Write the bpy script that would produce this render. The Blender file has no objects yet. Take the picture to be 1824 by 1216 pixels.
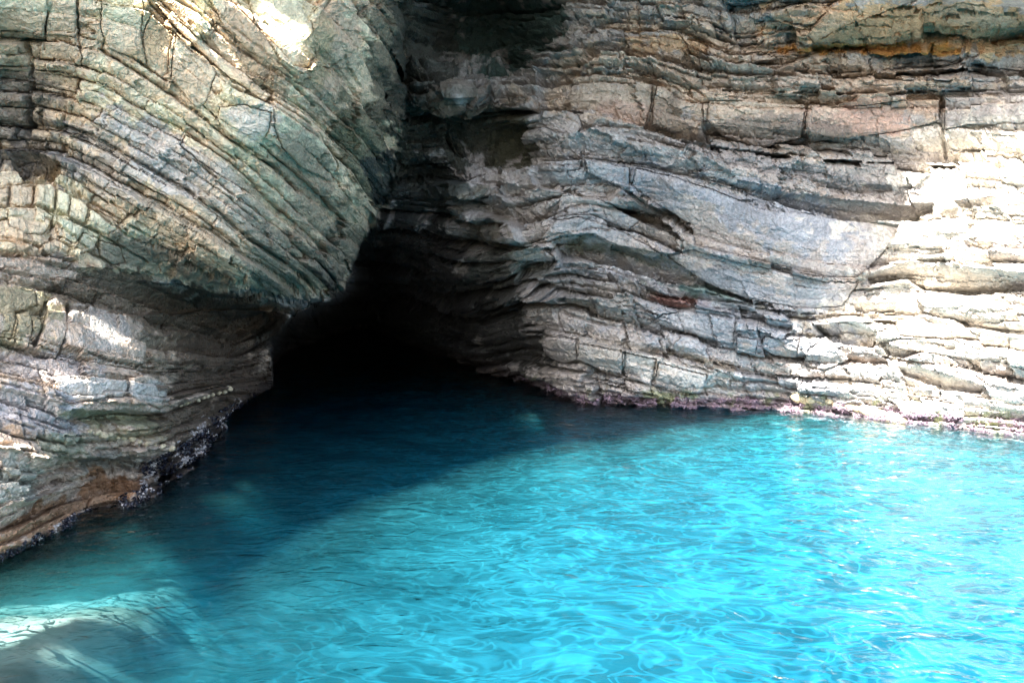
import bpy, math, random
import numpy as np

# ------------------------------------------------------------------ camera, world, sun
C = bpy.context.scene
COL = C.collection
F = 1460.0; PITCH = math.radians(5.0); CAM = np.array([0.0, 0.0, 2.6])
cd = bpy.data.cameras.new("camera"); cam = bpy.data.objects.new("camera", cd); COL.objects.link(cam)
cam.location = CAM; cam.rotation_euler = (math.radians(90) - PITCH, 0, 0)
cd.sensor_width = 36.0; cd.lens = 36.0 * F / 1824.0; cd.clip_end = 500; cd.clip_start = 0.05
C.camera = cam
C.view_settings.view_transform = 'Standard'; C.view_settings.look = 'None'; C.view_settings.gamma = 1
C.view_settings.exposure = 3.05
SUN_T = np.array([0.50, 0.78, -1.0])                       # the way the sunlight travels
w = bpy.data.worlds.new("World"); C.world = w; w.use_nodes = True
nt = w.node_tree; bg = nt.nodes['Background']
sky = nt.nodes.new('ShaderNodeTexSky'); sky.sky_type = 'NISHITA'; sky.sun_disc = False
sky.sun_elevation = math.atan2(1.0, math.hypot(SUN_T[0], SUN_T[1]))
sky.sun_rotation = math.atan2(-SUN_T[0], -SUN_T[1])
nt.links.new(sky.outputs[0], bg.inputs[0]); bg.inputs[1].default_value = 0.10; sky.dust_density = 3.5; sky.air_density = 1.0
sl = bpy.data.lights.new("sun", 'SUN'); sl.energy = 5.0; sl.angle = math.radians(0.5); sl.color = (1.0, 0.95, 0.87)
so = bpy.data.objects.new("sun", sl); COL.objects.link(so)
from mathutils import Vector
so.rotation_euler = Vector(SUN_T).to_track_quat('-Z', 'Y').to_euler()
cy = C.cycles
cy.max_bounces = 8; cy.diffuse_bounces = 4; cy.glossy_bounces = 3; cy.transparent_max_bounces = 8
cy.transmission_bounces = 4; cy.volume_bounces = 2; cy.caustics_reflective = False; cy.caustics_refractive = False
cy.sample_clamp_indirect = 4.0

# ------------------------------------------------------------------ numpy helpers
def hsh(ix, iy, seed=0):
    n = (ix.astype(np.int64) * 374761393 + iy.astype(np.int64) * 668265263 + seed * 974711) & 0x7fffffff
    n = ((n ^ (n >> 13)) * 1274126177) & 0x7fffffff
    return ((n ^ (n >> 16)) & 0xffffff) / float(0xffffff)
def vnoise(x, y, seed=0):
    ix = np.floor(x); iy = np.floor(y); fx = x - ix; fy = y - iy
    fx = fx * fx * fx * (fx * (fx * 6 - 15) + 10); fy = fy * fy * fy * (fy * (fy * 6 - 15) + 10)
    ix = ix.astype(np.int64); iy = iy.astype(np.int64)
    a = hsh(ix, iy, seed); b = hsh(ix + 1, iy, seed); c = hsh(ix, iy + 1, seed); d = hsh(ix + 1, iy + 1, seed)
    return (a + (b - a) * fx) * (1 - fy) + (c + (d - c) * fx) * fy
def fbm(x, y, seed=0, n=4, g=0.5):
    s = 0; a = 1; t = 0
    for k in range(n):
        s = s + a * (vnoise(x, y, seed + 17 * k) * 2 - 1); t += a; a *= g
        x = x * 2.03 + 11.3; y = y * 2.03 - 7.1
    return s / t
def sstep(a, b, x):
    t = np.clip((x - a) / (b - a), 0, 1); return t * t * (3 - 2 * t)
def rbf(pts, vals, lin=True):
    p = np.array(pts, float); v = np.array(vals, float)
    r = np.hypot(p[:, None, 0] - p[None, :, 0], p[:, None, 1] - p[None, :, 1])
    n = len(p); A = np.zeros((n + 3, n + 3)); A[:n, :n] = r + 0.0; A[:n, n] = 1; A[:n, n + 1:] = p / 1000
    A[n:, :n] = A[:n, n:].T
    sol = np.linalg.solve(A, np.concatenate([v, [0, 0, 0]]))
    def f(u, v2):
        s = sol[n] + sol[n + 1] * u / 1000 + sol[n + 2] * v2 / 1000
        for k in range(n): s = s + sol[k] * np.hypot(u - p[k, 0], v2 - p[k, 1])
        return s
    return f
def coarse(f, U, V, step=10.0):                            # evaluate on a coarse grid and interpolate
    u0, u1, v0, v1 = U.min() - step, U.max() + step * 2, V.min() - step, V.max() + step * 2
    cu = np.arange(u0, u1, step); cv = np.arange(v0, v1, step)
    G = f(*np.meshgrid(cu, cv))
    k = np.array([1, 4, 6, 4, 1.]) / 16                     # light smoothing of the kinks
    Gp = np.pad(G, 2, mode='edge'); G = sum(k[i] * Gp[i:i + G.shape[0], 2:-2] for i in range(5))
    Gp = np.pad(G, 2, mode='edge'); G = sum(k[i] * Gp[2:-2, i:i + G.shape[1]] for i in range(5))
    x = (U - cu[0]) / step; y = (V - cv[0]) / step
    ix = np.clip(x.astype(int), 0, len(cu) - 2); iy = np.clip(y.astype(int), 0, len(cv) - 2); fx = x - ix; fy = y - iy
    return (G[iy, ix] * (1 - fx) + G[iy, ix + 1] * fx) * (1 - fy) + (G[iy + 1, ix] * (1 - fx) + G[iy + 1, ix + 1] * fx) * fy
RIGHT = np.array([1., 0, 0]); FWD = np.array([0, math.cos(PITCH), -math.sin(PITCH)]); UP = np.array([0, math.sin(PITCH), math.cos(PITCH)])
def world(u, v, d):
    u = np.asarray(u, float)[..., None]; v = np.asarray(v, float)[..., None]; d = np.asarray(d, float)[..., None]
    return CAM + d * (RIGHT * (u - 912) / F + UP * (608 - v) / F + FWD)
def inpoly(U, V, poly):
    c = np.zeros(U.shape, bool); n = len(poly); j = n - 1
    for i in range(n):
        xi, yi = poly[i]; xj, yj = poly[j]
        m = ((yi > V) != (yj > V)) & (U < (xj - xi) * (V - yi) / (yj - yi + 1e-9) + xi); c ^= m; j = i
    return c
def segdist(U, V, poly, closed=True):
    d = np.full(U.shape, 1e9); n = len(poly)
    for i in range(n if closed else n - 1):
        a = np.array(poly[i], float); b = np.array(poly[(i + 1) % n], float); ab = b - a
        t = np.clip(((U - a[0]) * ab[0] + (V - a[1]) * ab[1]) / (ab @ ab + 1e-9), 0, 1)
        d = np.minimum(d, np.hypot(U - a[0] - t * ab[0], V - a[1] - t * ab[1]))
    return d
def mesh_obj(name, co, faces, mat, parent=None, smooth=False, colors=None, wet=None):
    me = bpy.data.meshes.new(name); co = np.asarray(co, np.float32).reshape(-1, 3); faces = np.asarray(faces, np.int32)
    me.vertices.add(len(co)); me.vertices.foreach_set('co', co.ravel())
    k = faces.shape[1]; me.loops.add(faces.size); me.loops.foreach_set('vertex_index', faces.ravel())
    me.polygons.add(len(faces)); me.polygons.foreach_set('loop_start', np.arange(0, faces.size, k, dtype=np.int32))
    me.polygons.foreach_set('use_smooth', np.full(len(faces), smooth))
    me.update(calc_edges=True)
    if colors is not None:
        a = me.color_attributes.new('stone', 'FLOAT_COLOR', 'POINT')
        cc = np.ones((len(co), 4), np.float32); cc[:, :3] = colors.reshape(-1, 3)
        if wet is not None: cc[:, 3] = wet.ravel()
        a.data.foreach_set('color', cc.ravel())
    o = bpy.data.objects.new(name, me); COL.objects.link(o); me.materials.append(mat)
    if parent: o.parent = parent
    return o
def grid_faces(nr, nc):
    i = np.arange(nr - 1)[:, None] * nc + np.arange(nc - 1)[None, :]
    return np.stack([i, i + nc, i + nc + 1, i + 1], -1).reshape(-1, 4)

# ------------------------------------------------------------------ materials
def rock_material():
    m = bpy.data.materials.new("limestone"); m.use_nodes = True; n = m.node_tree.nodes; l = m.node_tree.links
    bs = n['Principled BSDF']; at = n.new('ShaderNodeAttribute'); at.attribute_name = 'stone'
    tc = n.new('ShaderNodeNewGeometry')
    def noise(scale, det=6, rough=0.6, src=None):
        x = n.new('ShaderNodeTexNoise'); x.inputs['Scale'].default_value = scale; x.inputs['Detail'].default_value = det
        x.inputs['Roughness'].default_value = rough; l.new(src or tc.outputs['Position'], x.inputs['Vector']); return x
    def ramp(src, a, b, c0, c1):
        r = n.new('ShaderNodeMapRange'); r.inputs[1].default_value = a; r.inputs[2].default_value = b
        r.inputs[3].default_value = c0; r.inputs[4].default_value = c1; l.new(src, r.inputs[0]); return r.outputs[0]
    def mix(fac, a, b, mode='MIX'):
        x = n.new('ShaderNodeMix'); x.data_type = 'RGBA'; x.blend_type = mode
        for s, v in ((x.inputs[0], fac), (x.inputs[6], a), (x.inputs[7], b)):
            if isinstance(v, (int, float)): s.default_value = v
            elif isinstance(v, tuple): s.default_value = (*v, 1)
            else: l.new(v, s)
        return x.outputs[2]
    n1 = noise(5, 8, 0.65); n2 = noise(28, 6, 0.7); n3 = noise(1.6, 5, 0.6)
    c = mix(1.0, at.outputs['Color'], mix(ramp(n1.outputs[0], .3, .7, 0, 1), (.74, .72, .70), (1.22, 1.2, 1.17)), 'MULTIPLY')
    c = mix(1.0, c, mix(ramp(n2.outputs[0], .35, .65, 0, 1), (.82, .81, .80), (1.14, 1.14, 1.14)), 'MULTIPLY')
    # pale lichen / calcite flecks and rusty tints
    c = mix(ramp(n2.outputs[0], .63, .70, 0, .55), c, (.62, .60, .56))
    c = mix(ramp(n3.outputs[0], .58, .72, 0, .35), c, mix(1.0, c, (1.15, .86, .62), 'MULTIPLY'))
    # fine dark pits
    vo = n.new('ShaderNodeTexVoronoi'); vo.inputs['Scale'].default_value = 42; l.new(tc.outputs['Position'], vo.inputs['Vector'])
    pit = n.new('ShaderNodeMath'); pit.operation = 'MULTIPLY'
    l.new(ramp(vo.outputs['Distance'], .10, .26, 1, 0), pit.inputs[0]); l.new(ramp(n1.outputs[0], .48, .62, 0, .6), pit.inputs[1])
    c = mix(pit.outputs[0], c, mix(1.0, c, (.35, .33, .30), 'MULTIPLY'))
    l.new(c, bs.inputs['Base Color'])
    l.new(ramp(at.outputs['Alpha'], 0, 1, .86, .34), bs.inputs['Roughness'])
    bs.inputs['Specular IOR Level'].default_value = 0.35
    # bump
    vc = n.new('ShaderNodeTexVoronoi'); vc.feature = 'DISTANCE_TO_EDGE'; vc.inputs['Scale'].default_value = 7
    wv = noise(4, 4, .6); va = n.new('ShaderNodeVectorMath'); va.operation = 'MULTIPLY_ADD'
    l.new(wv.outputs['Color'], va.inputs[0]); va.inputs[1].default_value = (.35, .35, .35); l.new(tc.outputs['Position'], va.inputs[2])
    l.new(va.outputs[0], vc.inputs['Vector'])
    crack = ramp(vc.outputs['Distance'], 0, .05, 0, 1)
    chip = n.new('ShaderNodeTexVoronoi'); chip.distance = 'MINKOWSKI'; chip.inputs['Exponent'].default_value = 1.2; chip.inputs['Scale'].default_value = 9; l.new(va.outputs[0], chip.inputs['Vector'])
    chip2 = n.new('ShaderNodeTexVoronoi'); chip2.distance = 'CHEBYCHEV'; chip2.inputs['Scale'].default_value = 24; l.new(va.outputs[0], chip2.inputs['Vector'])
    s = None
    for src, k in ((n1.outputs[0], .028), (n2.outputs[0], .020), (crack, .014), (chip.outputs['Distance'], -.045), (chip2.outputs['Distance'], -.020), (noise(90, 4, .7).outputs[0], .007)):
        q = n.new('ShaderNodeMath'); q.operation = 'MULTIPLY_ADD'; l.new(src, q.inputs[0]); q.inputs[1].default_value = k
        if s is None: q.inputs[2].default_value = 0
        else: l.new(s, q.inputs[2])
        s = q.outputs[0]
    b = n.new('ShaderNodeBump'); b.inputs['Strength'].default_value = 0.9; b.inputs['Distance'].default_value = 1.0
    l.new(s, b.inputs['Height']); l.new(b.outputs[0], bs.inputs['Normal'])
    return m
ROCK = rock_material()

# ------------------------------------------------------------------ the lie of the cliff: photo pixel -> distance in metres
DP = [  # left headland
 (-500,-900,7.0),(500,560,14),(560,640,17),(520,760,18),(-500,0,7.0),(-500,600,6.6),(-500,1000,6.2),(-500,1300,6.2),(-200,0,7.8),(-200,400,7.8),(-200,700,7.2),(-200,1000,6.6),
 (0,0,8.6),(0,150,9.2),(0,280,9.4),(60,240,9.3),(0,350,8.7),(0,450,8.4),(0,560,8.0),(0,700,7.8),(0,800,7.6),(0,900,7.35),(0,1000,7.3),(0,1200,7.4),(0,1400,7.6),
 (60,800,7.9),(60,880,8.1),(150,925,8.55),(150,870,9.2),(120,820,8.3),(100,700,8.1),(100,600,8.4),(100,400,9.0),(100,330,9.4),(130,100,9.0),
 (250,690,9.2),(290,728,9.8),(260,800,9.5),(200,860,9.6),(290,890,9.25),(290,860,10.2),(230,900,8.9),(340,830,10.8),(300,770,10.2),(400,750,13.6),(400,690,12.4),(330,640,10.8),(240,600,9.4),(480,700,17.2),(470,620,15.2),
 (200,500,10.0),(250,540,10.9),(330,560,12.8),(400,580,14.8),(460,580,15.5),
 (200,200,9.2),(200,380,9.5),(300,400,9.8),(300,250,9.6),(430,495,10.6),(350,470,10.3),(500,200,9.9),(400,100,9.7),(560,60,10.0),(560,200,10.5),(500,380,10.9),(600,300,11.8),(600,510,13.2),(540,530,12.8),(500,540,13.5),(640,430,13.5),
 (690,320,13.0),(690,100,12.2),(620,40,11.0),(740,60,13.0),(740,-300,12.0),(740,140,13.2),(640,500,13.6),(620,600,15),(300,-300,9.2),(0,-300,8.2),(650,-300,12),
 (290,1000,9.9),(200,1000,9.0),(300,1200,10.2),(400,900,13.8),(400,1200,14),(150,1100,8.9),
 # the recess between the two walls
 (725,250,16.8),(760,330,18.2),(705,400,18.0),(760,430,18.6),(790,150,16.2),(800,60,21),(880,30,22),(900,105,19.5),(850,118,18.2),(800,105,18.6),(985,60,16.0),(960,20,17.5),(740,40,17.5),(770,110,16.2),(705,180,16.5),(400,500,26),(300,700,26),(500,300,18),(600,100,17),(560,-300,16),(700,-300,16),(300,300,20),(300,1200,26),(960,100,16.4),(1000,130,15.8),(860,-60,23),(1000,-60,16.5),(800,-60,19),
 (810,170,15.4),(820,230,17.0),(900,250,17.4),(930,190,15.6),(820,330,15.8),(900,330,16.4),(870,290,16.6),(880,440,16.8),(950,360,15.4),(950,440,15.2),(910,470,15.8),(920,540,17.6),(930,600,17.8),(960,640,17.2),(960,685,18.3),(880,640,20),(800,500,19),(750,600,25),(820,570,21.5),
 # the cave
 (500,640,26),(508,600,25),(505,680,25),(562,566,26),(592,556,26),(628,535,27),(650,490,25),(655,455,22),(620,500,13.2),(484,620,16),(488,592,15.4),(525,548,13.4),(575,540,13.2),(560,640,30),(650,620,38),(650,560,34),(640,480,25),(700,470,20.5),(530,600,24),(700,540,25),(500,700,24),(560,800,30),(650,900,38),(750,800,30),(860,800,22),(700,1200,38),(900,1200,20),
 # right wall
 (1000,715,16.2),(1100,728,15.5),(1200,730,15.3),(1400,730,15.2),(1600,752,14.1),(1824,770,13.1),(2050,790,12.4),(2400,800,11.5),(2400,300,10.5),(2400,-300,10.2),(2400,-900,10),
 (980,300,15.0),(1000,420,15.0),(1000,600,15.7),(1100,470,15.6),(1200,600,15.2),(1200,200,15.0),(1200,330,14.6),(1200,420,15.2),(1140,370,15.5),(1400,400,14.3),(1400,300,14.6),(1600,440,14.0),(1500,345,14.8),(1600,360,14.4),
 (1824,420,12.7),(1824,600,12.7),(1824,300,13.0),(1824,200,13.1),(1500,200,14.2),(1600,560,14.0),(1300,120,14.5),(1200,0,15),(1080,60,15.4),(1450,20,13.6),(1700,0,12.2),(1824,0,11.9),(1824,95,13.5),(1450,95,14.3),(1650,100,13.9),(2050,0,11.3),(2050,100,12.5),(2050,400,12),
 (1200,-300,14.5),(1700,-300,12),(1200,-900,13),(500,-900,11),
 (950,900,18),(1200,900,15.4),(1400,900,15),(1824,950,12.8),(1400,1300,15),(2050,1000,12),(2400,1300,11.5),(1824,1300,12.6)]
i_split = next(i for i, p in enumerate(DP) if p[:2] == (725, 250))

uu = np.concatenate([np.arange(-500, -30, 10), np.arange(-30, 1854, 2.0), np.arange(1854, 2400, 10)])
vv = np.concatenate([np.arange(-900, -96, 12), np.arange(-96, 1060, 2.0), np.arange(1060, 1300, 12)])
U, V = np.meshgrid(uu, vv)

# ------------------------------------------------------------------ bedding: traced bed lines -> a field S that is constant along a bed
LA = {-140: [(560,0),(640,100),(700,200),(770,330)], -45: [(354,0),(411,58),(494,119),(530,144),(600,205),(680,300)],
      40: [(263,0),(313,53),(370,103),(411,144),(485,177),(567,230),(630,300),(690,390)],
      163: [(-40,72),(40,72),(110,76),(181,90),(271,144),(362,210),(411,251),(502,308),(560,360),(640,440)],
      220: [(-40,124),(60,124),(132,136),(206,164),(263,201),(329,234),(403,284),(473,341),(560,420),(620,500)],
      318: [(-40,208),(40,208),(111,224),(164,243),(230,280),(288,312),(350,350),(395,382),(452,428),(514,477),(590,540)],
      432: [(-40,325),(60,322),(110,330),(140,345),(197,382),(263,420),(341,448),(436,498),(520,550)],
      490: [(-40,395),(60,392),(100,400),(150,440),(215,480),(330,560)], 0: [(-40,-60),(60,-50),(160,-40),(220,-20)]}
LB = {450: [(-40,440),(60,452),(130,478),(260,505),(420,560)], 505: [(-40,500),(60,503),(120,512),(250,560),(420,610)],
      640: [(-40,605),(60,625),(130,640),(250,662),(400,665),(480,650)], 715: [(-40,675),(94,708),(150,722),(225,712),(290,728),(400,690)],
      760: [(-40,722),(66,750),(122,773),(200,760),(300,745),(400,715)], 800: [(-40,770),(112,812),(200,802),(281,797),(370,765)],
      900: [(-40,930),(60,890),(100,872),(200,850),(290,845)], 1000: [(-40,1010),(0,1000),(150,925),(290,895),(340,850)]}
LD = {0: [(1000,-30),(1200,-20),(1824,-20)], 80: [(800,80),(900,75),(996,56),(1128,56),(1230,66),(1275,91),(1432,96),(1600,110),(1860,95)],
      170: [(700,130),(740,170),(800,160),(900,155),(960,150),(1016,132),(1062,127),(1143,137),(1224,177),(1255,172),(1400,182),(1508,187),(1609,172),(1860,172)],
      270: [(700,230),(800,235),(900,220),(966,205),(1037,223),(1163,233),(1285,273),(1406,283),(1508,294),(1600,300),(1860,325)],
      330: [(690,330),(800,320),(880,300),(956,284),(1042,279),(1133,299),(1224,309),(1335,339),(1457,380),(1609,400),(1700,390),(1860,400)],
      460: [(700,400),(800,440),(900,450),(980,415),(1060,390),(1150,410),(1224,438),(1305,458),(1371,473),(1473,498),(1534,498),(1610,483),(1700,488),(1860,492)],
      530: [(700,470),(800,510),(930,480),(1022,473),(1143,498),(1184,523),(1331,539),(1437,554),(1579,549),(1860,570)],
      620: [(760,560),(850,585),(920,555),(1001,554),(1093,574),(1153,577),(1234,600),(1326,625),(1407,645),(1550,650),(1700,670),(1860,695)],
      700: [(800,640),(860,645),(930,630),(976,650),(1113,676),(1224,701),(1400,718),(1600,745),(1860,770)],
      760: [(900,720),(1000,730),(1200,745),(1400,760),(1860,820)]}
def sfield(L):
    P = []; W = []
    for s, pl in L.items():
        for i in range(len(pl) - 1):
            a, b = np.array(pl[i], float), np.array(pl[i + 1], float); k = max(1, int(np.hypot(*(b - a)) // 70))
            for t in range(k): P.append(tuple(a + (b - a) * t / k)); W.append(s)
        P.append(pl[-1]); W.append(s)
    return coarse(rbf(P, W), U, V, 12.0)
def edges(spec, seed):                                      # [(until, mean thickness, spread)]
    r = random.Random(seed); e = [spec[0]]
    for until, th, sp in spec[1:]:
        while e[-1] < until - th * 0.4: e.append(e[-1] + th * (1 + r.uniform(-sp, sp)))
    return np.array(e)
rng = np.random.default_rng(5)
def beds(S, T, ed, amp, blk, gap, under, jlen, seed, longjoint=None):
    i = np.clip(np.searchsorted(ed, S.ravel()) - 1, 0, len(ed) - 2).reshape(S.shape)
    th = (ed[i + 1] - ed[i]); f = np.clip((S - ed[i]) / th, 0, 1)
    r = np.random.default_rng(seed)
    hb = (r.random(len(ed)) - .5) * 2; ju = jlen * (0.6 + 1.1 * r.random(len(ed))); off = r.random(len(ed)) * 1000
    und = under * (0.3 + 1.2 * r.random(len(ed)))
    jl = ju[i] * np.maximum(th, 9.0)
    x = (T + off[i]) / jl; wob = fbm(T / 60, S / 9, seed + 3, 2) * 0.12
    xw = x + wob * 0.6; j = np.floor(xw)
    # shift the joint positions irregularly
    e0 = j + (hsh(j, i, seed + 1) - .5) * .55; e1 = j + 1 + (hsh(j + 1, i, seed + 1) - .5) * .55
    j = np.where(xw < e0, j - 1, np.where(xw > e1, j + 1, j))
    e0 = j + (hsh(j, i, seed + 1) - .5) * .55; e1 = j + 1 + (hsh(j + 1, i, seed + 1) - .5) * .55
    dT = np.minimum(xw - e0, e1 - xw) * jl; dS = np.minimum(f, 1 - f) * th
    g = (xw - e0) / np.maximum(e1 - e0, .1)
    hk = hsh(j, i, seed + 2) - .5; t1 = hsh(j, i, seed + 5) - .5; t2 = hsh(j, i, seed + 6) - .5
    k = hsh(i, i * 0 + 7, seed + 9)                          # beds differ in how open their joints are
    open_ = 0.35 + 1.3 * k
    h = amp * hb[i] + blk * hk * 2 * (0.5 + k) + blk * 1.4 * t1 * (g - .5) + blk * 1.2 * t2 * (f - .5)
    sharp = hsh(i, i * 0 + 3, seed + 4)
    w1 = 1.2 + 1.5 * sharp ** 2
    run = .25 + 1.1 * sstep(-.35, .35, fbm(T / 70, i * 3.7, seed + 61, 3))
    h = h - gap * open_ * run * np.exp(-(dS / w1) ** 2) - gap * 0.7 * (hsh(j, i, seed + 8) ** 1.5) * np.exp(-(dT / 1.8) ** 2)
    rr = np.minimum(1, np.minimum(dS / (th * .22), dT / 7.0)); h = h - 1.6 * (1 - rr) ** 2
    h = h - und[i] * th * sstep(.45, 1.0, f) ** 1.3
    h = h + 1.0 * fbm(T / 5, S / 5, seed + 31, 3)
    return h, i, j, hk
warp = fbm(U / 150, V / 110, 3, 2); warp2 = fbm(U / 7, V / 5, 9, 3)
LD_ = sfield(LD); SA0 = sfield(LA); SB0 = sfield(LB)
TA = U * .77 + V * .64; TB = U - .15 * V; TD = U - .28 * V
TA = TA * sstep(60, 160, U) + U * (1 - sstep(60, 160, U))
def jog(T, S, c, a, seed):                                  # joints that shift the beds a little, as small faults do
    x = T / c + .5 * vnoise(S / 30, S * 0, seed); k = np.floor(x); return a * (hsh(k, np.floor(S / 55), seed) - .5) * 2
SA = SA0 + 6 * warp + 1.8 * warp2 + jog(TA, SA0, 57, 4.5, 1); SB = SB0 + 7 * warp + 1.4 * warp2 + jog(TB, SB0, 47, 4, 2)
SD = LD_ + 5 * warp + 2.4 * warp2 + jog(TD, LD_, 61, 6.5, 3) + jog(TD + 30, LD_ + 13, 143, 8, 4)
edA = edges([-2400, (-150, 30, .5), (10, 44, .35), (150, 50, .4), (325, 27, .65), (440, 29, .6), (520, 36, .3), (900, 24, .4)], 4)
edB = edges([200, (445, 24, .4), (500, 26, .2), (506, 10, 0), (612, 55, .3), (640, 15, .3), (715, 38, .15), (900, 26, .4), (1500, 30, .4)], 8)
edD = edges([-2000, (-20, 34, .4), (20, 18, .4), (168, 17, .6), (262, 46, .4), (335, 18, .5), (455, 42, .35), (535, 26, .5), (640, 22, .5), (700, 38, .3), (760, 11, .3), (1600, 40, .4)], 12)
cA = edges([-2400, (2400, 74, .5)], 31); cB = edges([-300, (2400, 66, .4)], 32); cD = edges([-2400, (2400, 58, .55)], 33)
hA, iA, jA, kA = beds(SA, TA, edA, 5.5, 6.5, 9.0, .22, 2.8, 21)
hB, iB, jB, kB = beds(SB, TB, edB, 6.0, 4.5, 8.0, .22, 2.8, 22)
hD, iD, jD, kD = beds(SD, TD, edD, 5.5, 4.5, 6.0, .30, 3.0, 23)
gA = beds(SA, TA, cA, 7.0, 8.0, 9.0, .10, 1.9, 24)[0]; gB = beds(SB, TB, cB, 8, 8, 8, .2, 1.8, 25)[0]; gD = beds(SD, TD, cD, 8.0, 11.0, 7.0, .34, 2.6, 26)[0]
thinA = .45 + .75 * sstep(-.2, .3, fbm(U / 120, V / 120, 71, 2)); thinD = .25 + .95 * sstep(-.25, .25, fbm(U / 150, V / 60, 72, 3))
thinD = thinD * (1 - .75 * np.exp(-((U - 1400) / 210) ** 2 - ((V - 410) / 60) ** 2)); thinA = thinA * (1 - .6 * np.exp(-((U - 360) / 150) ** 2 - ((V - 90) / 90) ** 2))
def worley(X, Y, seed):                                      # broken facets: each cell a flat face with its own tilt and height
    ix = np.floor(X).astype(np.int64); iy = np.floor(Y).astype(np.int64); best = np.full(X.shape, 9e9); h = np.zeros(X.shape); sec = best.copy()
    for a in (-1, 0, 1):
        for b in (-1, 0, 1):
            cx, cy_ = ix + a, iy + b; px = cx + .1 + .8 * hsh(cx, cy_, seed); py = cy_ + .1 + .8 * hsh(cx, cy_, seed + 1)
            dx = X - px; dy = Y - py; d = np.abs(dx) ** 1.6 + np.abs(dy) ** 1.6
            v = (hsh(cx, cy_, seed + 2) - .5) * 2 + (hsh(cx, cy_, seed + 3) - .5) * 2.2 * dx + (hsh(cx, cy_, seed + 4) - .5) * 2.2 * dy
            m = d < best; sec = np.where(m, best, np.minimum(sec, d)); h = np.where(m, v, h); best = np.where(m, d, best)
    return h, sec - best
wA, eA = worley(TA / 46, SA / 24, 81); wB, eB = worley(TB / 44, SB / 26, 82); wD, eD = worley(TD / 58, SD / 20, 83)
vA, fA = worley(TA / 15, SA / 10, 84); vD, fD = worley(TD / 17, SD / 9, 85); vB, fB = worley(TB / 15, SB / 10, 86)
hA = 1.25 * (hA * thinA + gA * .8 + 2.8 * wA + .9 * vA); hB = hB + gB * .8 + 4 * wB + 1.4 * vB; hD = hD * thinD * 1.15 + gD * 1.3 + 6.5 * wD + 2.2 * vD
# massive upper beds of the left headland are smoother
polyA = [(-600,-1000),(700,-1000),(720,0),(735,150),(705,330),(655,425),(612,520),(560,535),(440,520),(250,500),(160,485),(110,455),(-600,440)]
polyB = [(-600,440),(110,455),(160,485),(250,500),(440,520),(520,545),(480,600),(485,700),(480,1400),(-600,1400)]
nzs = fbm(U / 16, V / 16, 91, 4, .6); nzs2 = fbm(U / 16, V / 16, 92, 4, .6)
wob = 10 * fbm(U / 40, V / 40, 77, 3)
def soft(poly, k=8):
    d = segdist(U, V, poly); d = np.where(inpoly(U, V, poly), d, -d) + wob; return sstep(-k, k, d)
mA = soft(polyA); mB = soft(polyB) * (1 - mA); mD = 1 - mA - mB
hpx = hA * mA + hB * mB + hD * mD
for pg, up_, k_ in (([(-60,640),(110,636),(180,655),(292,668),(298,722),(200,716),(108,718),(-60,684)], 16, 6), ([(-60,735),(66,752),(120,772),(200,762),(300,748),(302,800),(200,802),(110,816),(-60,792)], 14, 8),
    ([(-60,800),(50,792),(108,822),(100,868),(46,898),(-60,905)], 20, 10), ([(120,552),(260,610),(255,652),(112,622)], 12, 5), ([(-60,505),(120,520),(118,600),(70,620),(-60,604)], 10, 5), ([(135,800),(262,806),(250,838),(150,826)], 8, 8),
    ([(300,660),(400,650),(412,690),(300,720)], 8, 8), ([(300,560),(420,560),(420,600),(300,600)], 6, 5), ([(800,322),(900,338),(940,440),(880,430),(830,372)], 26, 6), ([(700,150),(960,152),(940,196),(800,198),(740,190)], 22, 8),
    ([(960,640),(1000,600),(1130,620),(1270,665),(1240,702),(1110,676),(990,650)], 10, 6)):
    d_ = segdist(U + 4 * nzs, V + 4 * nzs2, pg); d_ = np.where(inpoly(U + 4 * nzs, V + 4 * nzs2, pg), d_, -d_); hpx = hpx + up_ * sstep(-k_ / 2, k_ / 2, d_)
hpx = hpx * (1 - .42 * sstep(1400, 1560, U) * sstep(180, 260, V))
hpx = hpx + 8 * fbm(U / 120, V / 80, 41, 4) + .8 * fbm(U / 9, V / 9, 43, 3)
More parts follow.
